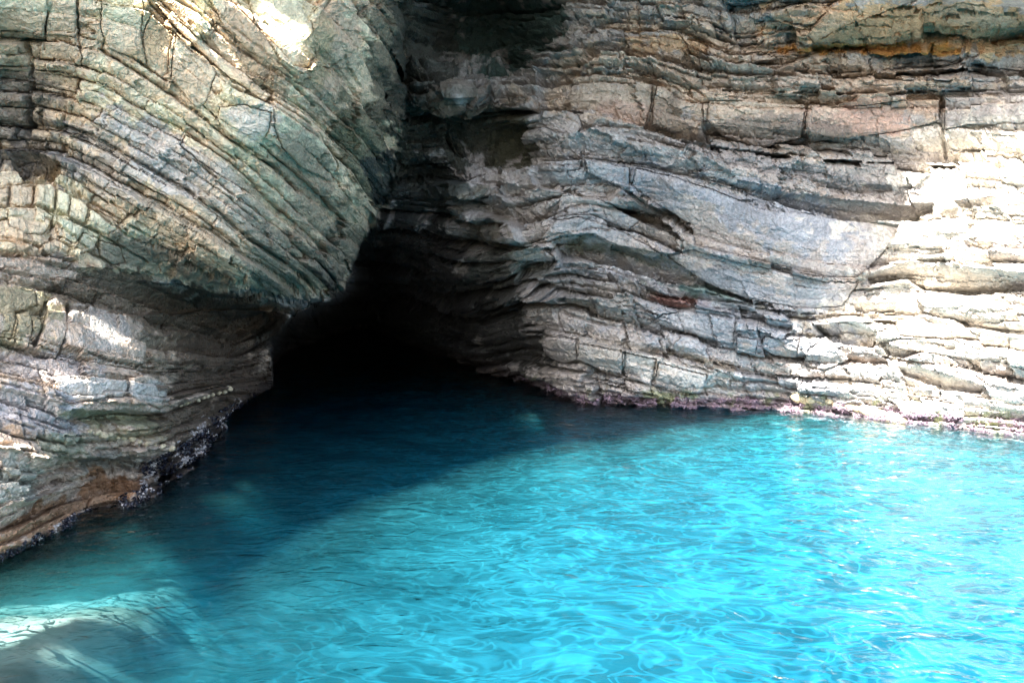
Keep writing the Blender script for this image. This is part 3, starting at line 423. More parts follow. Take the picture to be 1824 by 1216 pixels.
# ------------------------------------------------------------------ blocks and slabs that stand free in their joints
BL = [
 ('rock_block','long pale block with a white sunlit upper edge on the left ledge',7,[(95,672),(130,668),(170,672),(218,678),(222,690),(214,706),(185,706),(165,712),(120,719),(106,716),(100,695)]),
 ('rock_block','small squarish block with a white sunlit patch, end of the left ledge',7,[(226,674),(255,668),(290,682),(293,722),(280,727),(250,718),(224,705)]),
 ('rock_block','large whitish block with upright cracks standing above the sunlit ledge',9,[(122,552),(150,562),(185,570),(215,592),(257,612),(253,650),(225,648),(190,640),(150,628),(118,620),(112,600)]),
 ('bedded_rock','short thin slab under the left end of the large whitish block',3,[(108,628),(150,640),(152,652),(130,645),(108,640)]),
 ('bedded_rock','long thin slab under the right end of the large whitish block',4,[(153,642),(200,650),(255,660),(258,671),(225,672),(180,664),(152,656)]),
 ('upright_rock','speckled upright block leaning left beside the large whitish block',8,[(95,530),(112,545),(122,570),(115,600),(107,628),(90,620),(66,615),(72,590),(84,560),(80,540)]),
 ('upright_rock','narrow upright olive stained block near the left photo edge',5,[(30,560),(52,552),(55,590),(50,620),(28,616),(25,600)]),
 ('upright_rock','broad olive block with drip stains, cut by the left photo edge',3,[(-20,510),(30,510),(60,520),(66,545),(30,554),(22,600),(-20,596)]),
 ('rock_block','rounded cube below the dark hollow, left one of the pair',7,[(20,330),(60,330),(58,362),(40,364),(20,358)]),
 ('rock_block','rounded cube below the dark hollow, right one of the pair',7,[(63,330),(86,330),(100,340),(95,374),(60,365)]),
 ('rock_block','smooth tan block just right of the two rounded cubes',5,[(103,342),(126,351),(124,372),(117,386),(98,374)]),
 ('rock_block','egg shaped pale block second to the right of the two rounded cubes',6,[(128,353),(150,362),(157,372),(149,398),(120,387)]),
 ('rock_block','grey white block with a notch, third right of the rounded cubes',5,[(160,373),(200,390),(208,405),(186,416),(151,402)]),
 ('rock_block','wide lumpy block with shiny wet face under the rounded cubes',7,[(14,368),(70,368),(95,385),(88,404),(75,417),(40,413),(16,400)]),
 ('rock_block','pinkish ribbed block right of the small round black hole',6,[(102,388),(148,404),(146,414),(130,436),(104,420),(99,402)]),
 ('rock_block','green edged ribbed block right of the pinkish ribbed one',6,[(149,413),(176,426),(168,444),(141,454),(132,438)]),
 ('rock_block','flat white block below the pinkish ribbed one',5,[(78,434),(100,424),(127,441),(124,464),(80,446)]),
 ('rock_block','wedge shaped pale block beside the brown stain under the headland',6,[(176,427),(215,441),(226,470),(205,474),(178,456)]),
 ('bedded_rock','pointed pale slab forming the lowest tip of the left headland',6,[(350,432),(395,454),(437,486),(434,504),(405,490),(345,452)]),
 ('rock_block','yellowish upright block at the top left between two dark joints',7,[(82,-20),(138,-20),(138,55),(132,66),(80,62),(84,30)]),
 ('rock_block','bulging cream block with a crack, below the yellowish upright one',8,[(72,76),(110,74),(138,82),(147,100),(140,120),(100,110),(68,107)]),
 ('rock_block','bright cream block with rounded front over the thin curved beds',8,[(55,125),(98,128),(135,140),(130,167),(95,158),(58,152),(51,140)]),
 ('rock_block','large yellow brown block filling the top left corner',9,[(-20,-22),(78,-22),(90,-6),(84,30),(78,62),(40,58),(-20,46)]),
 ('bedded_rock','thick warm slab above the long dark crack, upper left',5,[(182,-20),(250,-20),(256,20),(251,62),(262,116),(240,104),(192,86),(180,55)]),
 ('bedded_rock','dark olive facet of slab between two paler thick slabs',1,[(268,25),(308,62),(300,100),(300,132),(288,138),(262,118),(253,70)]),
 ('bedded_rock','knobbly warm brown slab right of the dark olive facet',4,[(312,65),(370,106),(386,130),(366,186),(350,194),(304,140),(306,100)]),
 ('bedded_rock','smooth bright white face at the lower end of the thick slab',6,[(392,190),(440,188),(482,200),(478,230),(462,268),(440,262),(402,234),(386,212)]),
 ('bedded_rock','long tan strip of rock with a thin crack below it, upper left',6,[(266,-8),(320,38),(372,83),(440,133),(484,170),(474,182),(410,138),(365,98),(310,48)]),
 ('rock_block','rounded sunlit cream block at the head of the recess, top',10,[(440,-22),(520,-22),(556,40),(566,100),(548,122),(520,118),(495,85),(452,40)]),
 ('bedded_rock','olive stained slab left of the rounded sunlit cream block',4,[(360,-20),(420,10),(470,62),(500,108),(488,116),(440,90),(400,50)]),
 ('rock_block','large cream angular block above the cave, right of the dark niche',10,[(1016,134),(1062,128),(1140,138),(1163,150),(1160,190),(1150,220),(1095,212),(1060,200),(1012,186),(1008,160)]),
 ('rock_block','grey faceted lump left under the large cream angular block',8,[(966,195),(1000,190),(1030,205),(1037,225),(1020,240),(985,235),(963,222)]),
 ('bedded_rock','huge smooth blue grey slab across the middle of the right wall',8,[(1132,300),(1200,315),(1275,340),(1360,372),(1440,380),(1600,404),(1590,430),(1530,493),(1470,493),(1330,458),(1240,436),(1228,400),(1150,350),(1126,330)]),
 ('bedded_rock','short pale slab end left of the huge blue grey slab',8,[(958,286),(1036,282),(1035,300),(1000,306),(960,304)]),
 ('rock_block','grey block with rounded shoulder between pale slab end and huge slab',9,[(1040,283),(1120,298),(1122,346),(1088,326),(1045,308)]),
 ('bedded_rock','arched grey slab edge over a dark green underside',9,[(965,425),(990,394),(1030,386),(1070,400),(1110,415),(1160,440),(1182,455),(1160,462),(1100,440),(1050,418),(1000,420),(976,432)]),
 ('bedded_rock','greenish slab corner jutting over the cave mouth',9,[(902,448),(960,438),(990,460),(984,470),(945,468),(908,466)]),
 ('rock_block','small blue grey cube low on the wall, left of the shadow edge',4,[(1310,597),(1350,602),(1345,632),(1312,625)]),
 ('rock_block','wide blue grey block low on the wall, touching the shadow edge',4,[(1362,600),(1425,603),(1419,641),(1376,633),(1354,617)]),
 ('rock_block','rounded tan block at the cave corner above the water',7,[(970,600),(1000,598),(1030,604),(1028,640),(1000,650),(966,630)]),
 ('rock_block','cream block in the thick pale bed, next to the cave corner',6,[(1035,608),(1110,625),(1108,668),(1060,655),(1031,640)]),
 ('rock_block','cream block in the thick pale bed, left of a dark upright crack',5,[(1112,625),(1168,640),(1160,688),(1112,670)]),
 ('rock_block','brightest white block of the thick pale bed, above purple crust',7,[(1172,645),(1260,667),(1250,700),(1220,703),(1165,688)]),
 ('rock_block','pink and orange stained broad block high on the right wall',8,[(1440,184),(1510,192),(1610,178),(1674,176),(1672,215),(1600,235),(1500,248),(1432,240)]),
 ('rock_block','pale broad block right of the pink stained one, photo edge',8,[(1682,174),(1760,172),(1860,174),(1860,218),(1720,224),(1684,232)]),
 ('rock_block','white sunlit block with brown underside at the shadow edge',9,[(1443,572),(1504,562),(1549,566),(1580,586),(1556,592),(1504,574),(1450,580)]),
 ('rock_block','white sunlit triangular block with grey shaded right side',8,[(1592,574),(1640,558),(1700,570),(1746,602),(1690,604),(1604,598)]),
 ('bedded_rock','long sunlit ledge stone beneath the triangular block',7,[(1580,606),(1640,602),(1700,606),(1790,640),(1730,642),(1650,628),(1585,618)]),
 ('rock_block','small upright sunlit stone below the brown undersided block',7,[(1440,620),(1470,600),(1500,622),(1512,640),(1470,660),(1430,650)]),
 ('rock_block','small loose stone on the shelf under the top right overhang',8,[(1657,92),(1700,86),(1724,112),(1690,119),(1653,112)]),
 ('bedded_rock','flat pale stone on the shelf at the right, photo edge',7,[(1730,112),(1760,94),(1860,86),(1860,118),(1764,123)]),
 ('bedded_rock','curved pale rim of the great orange brown overhang, top right',8,[(1450,77),(1500,46),(1560,24),(1640,-4),(1656,-26),(1560,-26),(1480,10),(1438,62)]),
 ('rock_block','orange tinted thin bedded block near the top middle',6,[(1108,62),(1150,50),(1205,56),(1224,80),(1210,104),(1160,92),(1120,84)]),
 ('bedded_rock','long grey slab directly beneath the huge blue grey slab',6,[(1186,455),(1236,444),(1330,470),(1470,502),(1530,502),(1500,546),(1437,550),(1331,535),(1255,503)]),
 ('bedded_rock','flat bluish face with a slanting lower edge, above the pale bed',4,[(1180,560),(1240,548),(1312,560),(1306,615),(1230,596),(1160,574)]),
 ('rock_block','dark brown speckled block high on the wall, left of the pink stained one',5,[(1262,180),(1330,178),(1436,186),(1428,246),(1360,262),(1290,240),(1258,215)]),
 ('rock_block','brown edged block right of the large cream angular block',5,[(1168,150),(1205,158),(1250,184),(1254,214),(1240,228),(1190,228),(1162,218)]),
 ('bedded_rock','warm tan slab at the lower right of the long tan strip',5,[(486,178),(530,205),(566,236),(598,290),(590,326),(540,300),(500,262),(486,222)]),
 ('bedded_rock','long white slab between thin dark cracks, middle of the headland',4,[(232,284),(290,318),(350,356),(392,388),(380,402),(330,372),(270,338),(215,306)]),
 ('bedded_rock','cream slab with squared right end above the long dark crack line',4,[(330,240),(380,268),(432,305),(470,338),(462,352),(400,318),(350,284),(318,258)]),
 ('bedded_rock','sloping grey slab under the pale slab end, over the dark pocket',5,[(1000,345),(1060,352),(1088,364),(1140,392),(1120,412),(1060,384),(1010,382),(985,392)]),
 ('bedded_rock','smooth tan slab with a curved lower edge, top right of middle',6,[(1360,26),(1398,12),(1440,6),(1486,16),(1460,34),(1442,56),(1400,50)]),
]
BFACES = []
for name, label, off, poly in BL:
    x0, x1, y0, y1 = min(p[0] for p in poly) - 12, max(p[0] for p in poly) + 12, min(p[1] for p in poly) - 12, max(p[1] for p in poly) + 12
    c0 = np.where((uu > x0) & (uu < x1))[0]; r0 = np.where((vv > y0) & (vv < y1))[0]; sl_ = np.ix_(r0, c0)
    ui = U[sl_]; vi = V[sl_]; du = 1.8 * nzs[sl_]; dv = 1.8 * nzs2[sl_]
    q = inpoly(ui + du, vi + dv, poly); e = segdist(ui + du, vi + dv, poly)
    big = (x1 - x0) * (y1 - y0) > 30000
    hb_ = hpx[sl_]; med = np.median(hb_[q]); rnd = np.minimum(e / (5.0 if not big else 9.0), 1)
    hf = med + off + (.32 if not big else .16) * (hb_ - med) - 3.4 * (1 - rnd) ** 2
    # one or two facets a block
    hs = abs(hash(label)) if False else sum(ord(c) * (k + 3) for k, c in enumerate(label))
    cx, cy2 = ui[q].mean(), vi[q].mean(); r = random.Random(hs); sx_ = (x1 - x0) / 2; sy_ = (y1 - y0) / 2
    hf = hf + r.uniform(-1.5, 1.5) * (ui - cx) / sx_ + r.uniform(1.5, 3.5) * -(vi - cy2) / sy_ * 1.2 - np.maximum(0, (ui - cx) / sx_ * r.uniform(-1, 1) + (vi - cy2) / sy_ - .35) * r.uniform(4, 9)
    dd_ = RELIEF * np.minimum(D0[sl_], 20) / F; P0 = base[sl_]; Nn = Dn[sl_]
    front = P0 + Nn * (hf * dd_)[..., None]; back = P0 + Nn * ((med - 22) * dd_)[..., None]
    ffc = grid_faces(*ui.shape); okf = q.ravel()[ffc].all(1); ffc = ffc[okf]; used, inv = np.unique(ffc, return_inverse=True); inv = inv.reshape(-1, 4)
    ed2 = np.concatenate([inv[:, [0, 1]], inv[:, [1, 2]], inv[:, [2, 3]], inv[:, [3, 0]]]); es2 = np.sort(ed2, 1)
    _, ixx, ctt = np.unique(es2, axis=0, return_index=True, return_counts=True); be2 = ed2[ixx[ctt == 1]]; nb2 = len(used)
    fs = np.concatenate([inv, inv[:, ::-1] + nb2, np.stack([be2[:, 1], be2[:, 0], be2[:, 0] + nb2, be2[:, 1] + nb2], 1)])
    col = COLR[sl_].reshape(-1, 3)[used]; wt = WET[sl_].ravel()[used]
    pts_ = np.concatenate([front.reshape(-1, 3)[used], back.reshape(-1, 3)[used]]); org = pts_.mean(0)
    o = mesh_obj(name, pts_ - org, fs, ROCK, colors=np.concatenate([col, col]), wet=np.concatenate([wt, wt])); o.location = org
    o['label'] = label; o['category'] = {'rock_block': 'rock block', 'bedded_rock': 'rock slab', 'upright_rock': 'rock pillar'}[name]
    sink = np.where(q, np.minimum(hb_, med - 6), hb_); hpx[sl_] = sink
POS = base + Dn * (hpx * RELIEF * np.minimum(D0, 20) / F * (0.55 + .45 * outside))[..., None]

# split the sheet into the headland, the cave and the right wall
F4 = grid_faces(*U.shape)
uc = U.ravel()[F4].mean(1); vc = V.ravel()[F4].mean(1)
bl = np.interp(vc, [-1000, 0, 200, 330, 425, 520, 590, 700, 1400], [745, 745, 745, 712, 664, 620, 505, 500, 500])
br = np.interp(vc, [-1000, 0, 150, 330, 480, 600, 700, 1400], [745, 745, 745, 712, 860, 900, 900, 900])
reg = np.where(uc < bl, 0, np.where(uc > br, 2, 1))
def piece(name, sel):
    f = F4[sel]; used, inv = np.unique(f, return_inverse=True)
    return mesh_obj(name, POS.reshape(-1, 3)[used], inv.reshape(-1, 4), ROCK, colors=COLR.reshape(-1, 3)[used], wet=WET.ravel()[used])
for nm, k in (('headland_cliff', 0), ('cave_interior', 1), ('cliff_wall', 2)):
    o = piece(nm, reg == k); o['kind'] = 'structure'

# ------------------------------------------------------------------ unseen cliff brow overhead, its rim and holes shaped to cast the cove's shade
H = 11.0
def up_to_brow(u, v, d):
    p = world(u, v, d); return (p - SUN_T / -SUN_T[2] * (H - p[2]))[:2]
rim = [up_to_brow(*q) for q in ((220,1216,5.25),(430,1010,7.3),(610,900,9.1),(900,812,11.6),(1220,765,13.9),(1405,728,15.2),(1415,640,15),(1486,540,14.4),(1550,498,14.1),(1606,430,13.9),(1625,340,14.0),(1615,260,13.9),(1660,212,13.7),(1700,238,13.5),(1824,236,13.1))]
rim = [(-8.4, -4.5)] + [tuple(r) for r in rim] + [(12, 8.2), (14, 9), (16, 45), (-30, 45), (-30, -4.4)]
step = .08; gx = np.arange(-14, 14, step); gy = np.arange(-4.5, 24, step); GX, GY = np.meshgrid(gx, gy)
jit = .12 * fbm(GX * 1.1, GY * 1.1, 201, 4)
dd = segdist(GX, GY, rim); ins = np.where(inpoly(GX, GY, rim), dd, -dd) + jit
HOLES = [(*up_to_brow(*q), rx, ry, an) for q, rx, ry, an in (((140, 684, 8.1), .40, .20, 10), ((258, 702, 8.9), .13, .2, 0), ((8, 800, 7.4), .24, .26, 0), ((6, 457, 8.2), .3, .15, 0), ((505, 30, 9.9), .26, .36, 0), ((250, 28, 9.2), .10, .16, 0), ((430, 5, 9.7), .16, .1, 0),
    ((140, 1082, 7.1), 1.05, .55, 66), ((15, 1140, 6.8), .8, .5, 60), ((150, 1212, 6.2), .3, .12, 30), ((120, -230, 8.6), .5, .4, 20))]  # openings added to land sun patches on ledges, shelf and headland
for hx, hy, rx, ry, an in HOLES:
    c, s = math.cos(math.radians(an)), math.sin(math.radians(an))
    q = (np.hypot(((GX - hx) * c + (GY - hy) * s) / rx, (-(GX - hx) * s + (GY - hy) * c) / ry) - 1) * min(rx, ry)
    ins = np.minimum(ins, q + .35 * jit + .16 * fbm(GX * 3.5, GY * 3.5, 222, 3))
keep = ins > 0
ff = grid_faces(*GX.shape); ok = keep.ravel()[ff].all(1); ff = ff[ok]; used, inv = np.unique(ff, return_inverse=True); inv = inv.reshape(-1, 4)
thick = np.clip(ins, 0, 2.5)
zb = H + .25 * fbm(GX, GY, 205, 4) - .1 * thick; zt = H + .15 + 1.1 * thick
bot = np.stack([GX, GY, zb], -1).reshape(-1, 3)[used]; top = np.stack([GX, GY, zt], -1).reshape(-1, 3)[used]
ed_ = np.concatenate([inv[:, [0, 1]], inv[:, [1, 2]], inv[:, [2, 3]], inv[:, [3, 0]]]); es = np.sort(ed_, 1)
_, ix, ct = np.unique(es, axis=0, return_index=True, return_counts=True); be = ed_[ix[ct == 1]]; nb = len(bot)
sides = np.stack([be[:, 0], be[:, 1], be[:, 1] + nb, be[:, 0] + nb], 1)
br_o = mesh_obj('cliff_brow_occluder', np.concatenate([bot, top]), np.concatenate([inv, inv[:, ::-1] + nb, sides]), ROCK,
                colors=np.tile(beige, (nb * 2, 1)), wet=np.zeros(nb * 2))
br_o['kind'] = 'structure'
px_ = np.arange(-40, 41, 2.0); py_ = np.arange(23.5, 66, 2.0); PX, PY = np.meshgrid(px_, py_); nt_ = PX.size  # unseen slab added to keep the sun off the cave's back
tops = np.stack([PX, PY, 14 + .8 * fbm(PX / 6, PY / 6, 601, 3)], -1).reshape(-1, 3); bots = np.stack([PX, PY, PX * 0 + 11.2], -1).reshape(-1, 3)
gf = grid_faces(*PX.shape); e4 = np.concatenate([gf[:, [0, 1]], gf[:, [1, 2]], gf[:, [2, 3]], gf[:, [3, 0]]]); _, i4, c4 = np.unique(np.sort(e4, 1), axis=0, return_index=True, return_counts=True); b4 = e4[i4[c4 == 1]]
ct_o = mesh_obj('cliff_top_occluder', np.concatenate([bots, tops]), np.concatenate([gf, gf[:, ::-1] + nt_, np.stack([b4[:, 0], b4[:, 1], b4[:, 1] + nt_, b4[:, 0] + nt_], 1)]), ROCK, colors=np.tile(beige, (nt_ * 2, 1)), wet=np.zeros(nt_ * 2))
ct_o['kind'] = 'structure'

# ------------------------------------------------------------------ sea
def sea_material():
    m = bpy.data.materials.new("sea_water"); m.use_nodes = True; n = m.node_tree.nodes; l = m.node_tree.links
    p = n['Principled BSDF']; out = n['Material Output']
    tc = n.new('ShaderNodeNewGeometry')
    mp = n.new('ShaderNodeMapping'); mp.inputs['Scale'].default_value = (1, 1.5, 1); mp.inputs['Rotation'].default_value = (0, 0, .3); l.new(tc.outputs['Position'], mp.inputs[0])
    def noise(scale, det, dist=0.0):
        x = n.new('ShaderNodeTexNoise'); x.inputs['Scale'].default_value = scale; x.inputs['Detail'].default_value = det
        x.inputs['Distortion'].default_value = dist; l.new(mp.outputs[0], x.inputs['Vector']); return x
    def ridge(src, k, add=None):                            # 1-|2n-1|: narrow crests
        a = n.new('ShaderNodeMath'); a.operation = 'MULTIPLY_ADD'; l.new(src, a.inputs[0]); a.inputs[1].default_value = 2; a.inputs[2].default_value = -1
        b = n.new('ShaderNodeMath'); b.operation = 'ABSOLUTE'; l.new(a.outputs[0], b.inputs[0])
        c = n.new('ShaderNodeMath'); c.operation = 'MULTIPLY_ADD'; l.new(b.outputs[0], c.inputs[0]); c.inputs[1].default_value = -k
        if add is not None: l.new(add, c.inputs[2])
        return c.outputs[0]
    h = ridge(noise(1.5, 2, 1.2).outputs[0], .050); h = ridge(noise(4.0, 2, 1.0).outputs[0], .020, h); h = ridge(noise(10.0, 2, .6).outputs[0], .005, h)
    b2 = n.new('ShaderNodeBump'); b2.inputs['Distance'].default_value = 1; b2.inputs['Strength'].default_value = .8; l.new(h, b2.inputs['Height'])
    # web of caustic light painted into the surface's transparency colour
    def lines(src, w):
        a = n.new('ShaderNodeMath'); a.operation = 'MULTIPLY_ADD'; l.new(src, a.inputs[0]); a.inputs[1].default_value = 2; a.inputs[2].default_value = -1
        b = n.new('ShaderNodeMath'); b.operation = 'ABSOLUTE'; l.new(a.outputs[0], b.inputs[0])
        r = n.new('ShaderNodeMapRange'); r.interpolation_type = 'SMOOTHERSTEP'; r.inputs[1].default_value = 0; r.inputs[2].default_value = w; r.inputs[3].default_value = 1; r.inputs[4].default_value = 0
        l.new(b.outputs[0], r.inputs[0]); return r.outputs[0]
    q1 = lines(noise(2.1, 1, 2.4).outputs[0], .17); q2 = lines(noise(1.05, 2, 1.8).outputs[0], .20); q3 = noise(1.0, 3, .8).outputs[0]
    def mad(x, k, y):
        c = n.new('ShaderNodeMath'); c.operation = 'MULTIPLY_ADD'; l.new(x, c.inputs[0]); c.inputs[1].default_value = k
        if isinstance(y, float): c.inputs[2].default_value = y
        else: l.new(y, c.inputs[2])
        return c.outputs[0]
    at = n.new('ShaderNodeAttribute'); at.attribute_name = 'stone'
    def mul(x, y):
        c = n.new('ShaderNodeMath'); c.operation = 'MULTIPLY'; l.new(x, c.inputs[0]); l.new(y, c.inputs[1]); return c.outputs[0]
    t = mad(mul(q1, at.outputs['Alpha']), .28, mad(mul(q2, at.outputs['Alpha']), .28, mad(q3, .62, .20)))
    cc = n.new('ShaderNodeCombineColor')
    for k in range(3): l.new(t, cc.inputs[k])
    tr = n.new('ShaderNodeBsdfTransparent'); l.new(cc.outputs[0], tr.inputs[0])
    fr = n.new('ShaderNodeFresnel'); fr.inputs['IOR'].default_value = 1.33; l.new(b2.outputs[0], fr.inputs['Normal'])
    gl = n.new('ShaderNodeBsdfGlossy'); gl.inputs['Roughness'].default_value = .03; l.new(b2.outputs[0], gl.inputs['Normal'])
    mx = n.new('ShaderNodeMixShader'); l.new(fr.outputs[0], mx.inputs[0]); l.new(tr.outputs[0], mx.inputs[1]); l.new(gl.outputs[0], mx.inputs[2])
    l.new(mx.outputs[0], out.inputs['Surface']); n.remove(p)
    sc = n.new('ShaderNodeVolumeScatter'); sc.inputs['Color'].default_value = (.20, .90, .97, 1); sc.inputs['Density'].default_value = .25
    ab = n.new('ShaderNodeVolumeAbsorption'); ab.inputs['Color'].default_value = (.50, .882, .943, 1); ab.inputs['Density'].default_value = 2.0
    ad = n.new('ShaderNodeAddShader'); l.new(sc.outputs[0], ad.inputs[0]); l.new(ab.outputs[0], ad.inputs[1]); l.new(ad.outputs[0], out.inputs['Volume'])
    return m
sx = np.concatenate([[-400, -120, -50, -25], np.arange(-15, 15, .06), [25, 50, 120, 400]]); sy = np.concatenate([[-400, -120, -50, -20, -10, -5], np.arange(-2, 3, .4), np.arange(3, 20, .05), np.arange(20, 42, .4), [60.0]])
WX, WY = np.meshgrid(sx, sy); r1 = .3
X1 = WX * math.cos(r1) + WY * math.sin(r1); Y1 = -WX * math.sin(r1) + WY * math.cos(r1)
WZ = .030 * fbm(X1 / 1.3, Y1 / .8, 301, 3) + .016 * (1 - np.abs(fbm(X1 / .8 + .5 * fbm(X1, Y1, 5, 2), Y1 / .5, 307, 3)) * 2)
WZ = WZ * (np.abs(WX) < 15.2) * (WY > -2.5) * (WY < 42)
deep = fbm(WX / 1.4, WY / 1.1, 330, 4)
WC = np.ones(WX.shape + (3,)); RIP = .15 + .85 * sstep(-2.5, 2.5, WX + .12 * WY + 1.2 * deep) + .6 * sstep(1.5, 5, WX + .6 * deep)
nr, nc = WX.shape; top = np.stack([WX, WY, WZ], -1).reshape(-1, 3)
per = np.concatenate([np.arange(nc), np.arange(1, nr) * nc + nc - 1, (nr - 1) * nc + np.arange(nc - 2, -1, -1), np.arange(nr - 2, 0, -1) * nc])
low = top[per].copy(); low[:, 2] = -12; k0 = len(top); m_ = len(per); idx = np.arange(m_); nx_ = (idx + 1) % m_
side = np.stack([per[idx], k0 + idx, k0 + nx_, per[nx_]], 1)
low = np.concatenate([low, [[0, 0, -12]]]); fan = np.stack([k0 + idx, np.full(m_, k0 + m_), np.full(m_, k0 + m_), k0 + nx_], 1)
allc = np.concatenate([top, low]); colr = np.ones((len(allc), 3)); ripa = np.concatenate([RIP.ravel(), np.ones(len(low))])
sea = mesh_obj('sea_water', allc, np.concatenate([grid_faces(nr, nc)[:, ::-1], side[:, ::-1]]), sea_material(), colors=colr, wet=ripa, smooth=True); sea['kind'] = 'structure'

# the pale sandy bottom, a shelf on the right falling away to the left and into the cave
bx_ = np.concatenate([np.arange(-30, -7, .5), np.arange(-7, 8, .08), np.arange(8, 30, .5)]); BX, BY = np.meshgrid(bx_, np.concatenate([np.arange(-20, 2, .5), np.arange(2, 17, .08), np.arange(17, 30, .5)]))
BZ = -8.5 + 5.6 * sstep(-3.5, 5, BX - .10 * (BY - 8)) + .5 * fbm(BX / 2, BY / 2, 401, 4) 
off_ = np.maximum(0, BX + 3.5 + .16 * (BY - 7) + .45 * fbm(BX / .9, BY / .9, 410, 4))
ramp_ = -.20 - .24 * np.maximum(0, BY - 6.3) - .95 * off_ ** 1.25 - .3 * np.maximum(0, 4.5 - BY) + .07 * fbm(BX / .5, BY / .4, 412, 4)
BZ = np.maximum(BZ, np.where(BX < 2, ramp_, -20))
sm = bpy.data.materials.new("sand"); sm.use_nodes = True; sb = sm.node_tree.nodes['Principled BSDF']; sb.inputs['Roughness'].default_value = 1
nn = sm.node_tree.nodes.new('ShaderNodeTexNoise'); nn.inputs['Scale'].default_value = 1.1; nn.inputs['Detail'].default_value = 5
cr = sm.node_tree.nodes.new('ShaderNodeValToRGB'); cr.color_ramp.elements[0].position = .38; cr.color_ramp.elements[0].color = (.30, .30, .24, 1); cr.color_ramp.elements[1].position = .55; cr.color_ramp.elements[1].color = (.74, .71, .62, 1)
gg = sm.node_tree.nodes.new('ShaderNodeNewGeometry'); L_ = sm.node_tree.links; L_.new(gg.outputs['Position'], nn.inputs['Vector']); L_.new(nn.outputs[0], cr.inputs[0]); L_.new(cr.outputs[0], sb.inputs['Base Color'])
bed = mesh_obj('seabed', np.stack([BX, BY, BZ], -1), grid_faces(*BX.shape)[:, ::-1], sm, smooth=True); bed['kind'] = 'structure'

# ------------------------------------------------------------------ life along the water line
def plain(name, col, rough, bump=0):
    m = bpy.data.materials.new(name); m.use_nodes = True; n = m.node_tree.nodes; l = m.node_tree.links; p = n['Principled BSDF']; p.inputs['Roughness'].default_value = rough
    x = n.new('ShaderNodeTexNoise'); x.inputs['Scale'].default_value = 30; x.inputs['Detail'].default_value = 5; g = n.new('ShaderNodeNewGeometry'); l.new(g.outputs['Position'], x.inputs['Vector'])
    r = n.new('ShaderNodeValToRGB'); r.color_ramp.elements[0].position = .35; r.color_ramp.elements[1].position = .65
    r.color_ramp.elements[0].color = (*[c * .55 for c in col], 1); r.color_ramp.elements[1].color = (*[min(1, c * 1.25) for c in col], 1)
    l.new(x.outputs[0], r.inputs[0]); l.new(r.outputs[0], p.inputs['Base Color'])
    if bump:
        b = n.new('ShaderNodeBump'); b.inputs['Strength'].default_value = .6; b.inputs['Distance'].default_value = bump; l.new(x.outputs[0], b.inputs['Height']); l.new(b.outputs[0], p.inputs['Normal'])
    return m
def near(u, v):
    c = np.argmin(np.abs(uu - u)); r = np.argmin(np.abs(vv - v)); return POS[r, c], D0[r, c]
def ball(n1=14, n2=9, seed=0, rough=.22):
    th = np.linspace(0, 2 * math.pi, n1, endpoint=False); ph = np.linspace(0, math.pi, n2); T_, P_ = np.meshgrid(th, ph)
    x, y, z = np.sin(P_) * np.cos(T_), np.sin(P_) * np.sin(T_), np.cos(P_)
    r = 1 + rough * fbm(x * 1.6 + 3 * z + seed, y * 1.6 - 2 * z, seed, 3) * (np.sin(P_) > .01)
    co = np.stack([x * r, y * r, z * r], -1).reshape(-1, 3); f = []
    for a in range(n2 - 1):
        for b in range(n1): f.append((a * n1 + b, (a + 1) * n1 + b, (a + 1) * n1 + (b + 1) % n1, a * n1 + (b + 1) % n1))
    return co, np.array(f)
KN = plain("knobbly_crust", (.52, .43, .28), .8, .02); MU = plain("mussel_shell", (.012, .012, .02), .25); BA = plain("barnacle_shell", (.50, .46, .44), .8)
def knobs(line, n, rad, label, group, seed):
    r = random.Random(seed); L = np.array(line, float); sl2 = np.concatenate([[0], np.cumsum(np.hypot(*np.diff(L, axis=0).T))])
    for k in range(n):
        t = sl2[-1] * (k + r.uniform(.2, .8)) / n; u = np.interp(t, sl2, L[:, 0]); v = np.interp(t, sl2, L[:, 1]) + r.uniform(-2, 2)
        p, d = near(u, v); co, f = ball(seed=seed + k); R_ = rad * d / F * r.uniform(.7, 1.25)
        o = mesh_obj('crusted_knob', co * R_ * np.array([1.25, .9, .8]), f, KN, smooth=True); o.location = p + np.array([0, R_ * .25, 0]); o.rotation_euler = (r.uniform(-.4, .4), r.uniform(-.3, .5), r.uniform(-.6, .6))
        o['label'] = label; o['category'] = 'encrusted knob'; o['group'] = group
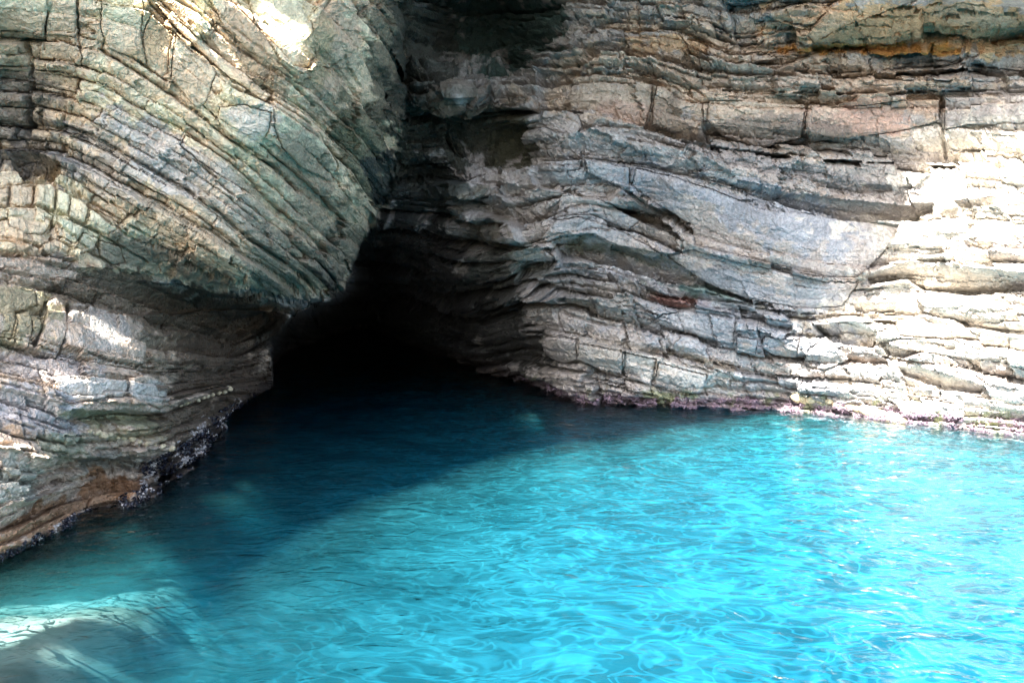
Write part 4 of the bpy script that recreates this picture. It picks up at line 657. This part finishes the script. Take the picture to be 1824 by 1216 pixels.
knobs([(1412, 708), (1450, 713), (1500, 722), (1560, 735), (1618, 752)], 15, 9.5, 'rounded cream knob in the row along the waterline under the sunlit wall', 'cream knobs at the foot of the sunlit wall', 5)
knobs([(150, 766), (190, 772), (240, 782), (298, 800)], 12, 6.5, 'small tan knob in the crusty row on the lower left ledge', 'tan knobs on the lower left ledge', 45)
knobs([(316, 722), (350, 712), (385, 704), (412, 692)], 10, 4.5, 'tiny brown knob fringing the dark ledge beside the cave mouth', 'brown knobs beside the cave mouth', 85)
def scatter(name, mat, dens_seed, n, size, zr, urange, seed, cl):
    g = np.random.default_rng(seed); zc = POS[..., 2]; m = (zc > zr[0]) & (zc < zr[1]) & (U > urange[0]) & (U < urange[1]) & (fbm(U / 12, V / 12, dens_seed, 3) > cl) & (V > 600) & ((U > 260) | (V > np.interp(U, [-40, 0, 150, 250, 300], [992, 982, 908, 872, 600])))
    idx = np.argwhere(m); idx = idx[g.integers(0, len(idx), n)]; co = []; fa = []
    oc = np.array([[1, 0, 0], [-1, 0, 0], [0, 1, 0], [0, -1, 0], [0, 0, 1], [0, 0, -1]], float); of = np.array([[0, 2, 4], [2, 1, 4], [1, 3, 4], [3, 0, 4], [2, 0, 5], [1, 2, 5], [3, 1, 5], [0, 3, 5]])
    for k, (a, b) in enumerate(idx):
        sc = size * g.uniform(.5, 1.3) * min(1.6, D0[a, b] / 9); q = g.normal(size=(3, 3)); q, _ = np.linalg.qr(q)
        co.append(POS[a, b] + (oc * np.array([1.5, .75, .6]) * sc) @ q); fa.append(of + 6 * k)
    o = mesh_obj(name, np.concatenate(co), np.concatenate(fa), mat, smooth=False); o['kind'] = 'stuff'; return o
o = scatter('mussels', MU, 501, 2000, .019, (-.02, .34), (-30, 470), 1, -.05); o['label'] = 'black mussels crowded along the left waterline'
o = scatter('barnacles', BA, 511, 1500, .011, (-.02, .42), (40, 430), 2, .08); o['label'] = 'pale barnacles speckling the dark left waterline'
o = scatter('shell_crust', plain("purple_crust", (.17, .12, .155), .7), 521, 2000, .020, (-.02, .2), (930, 1860), 3, -.1); o['label'] = 'lumpy purple crust at the foot of the right wall'
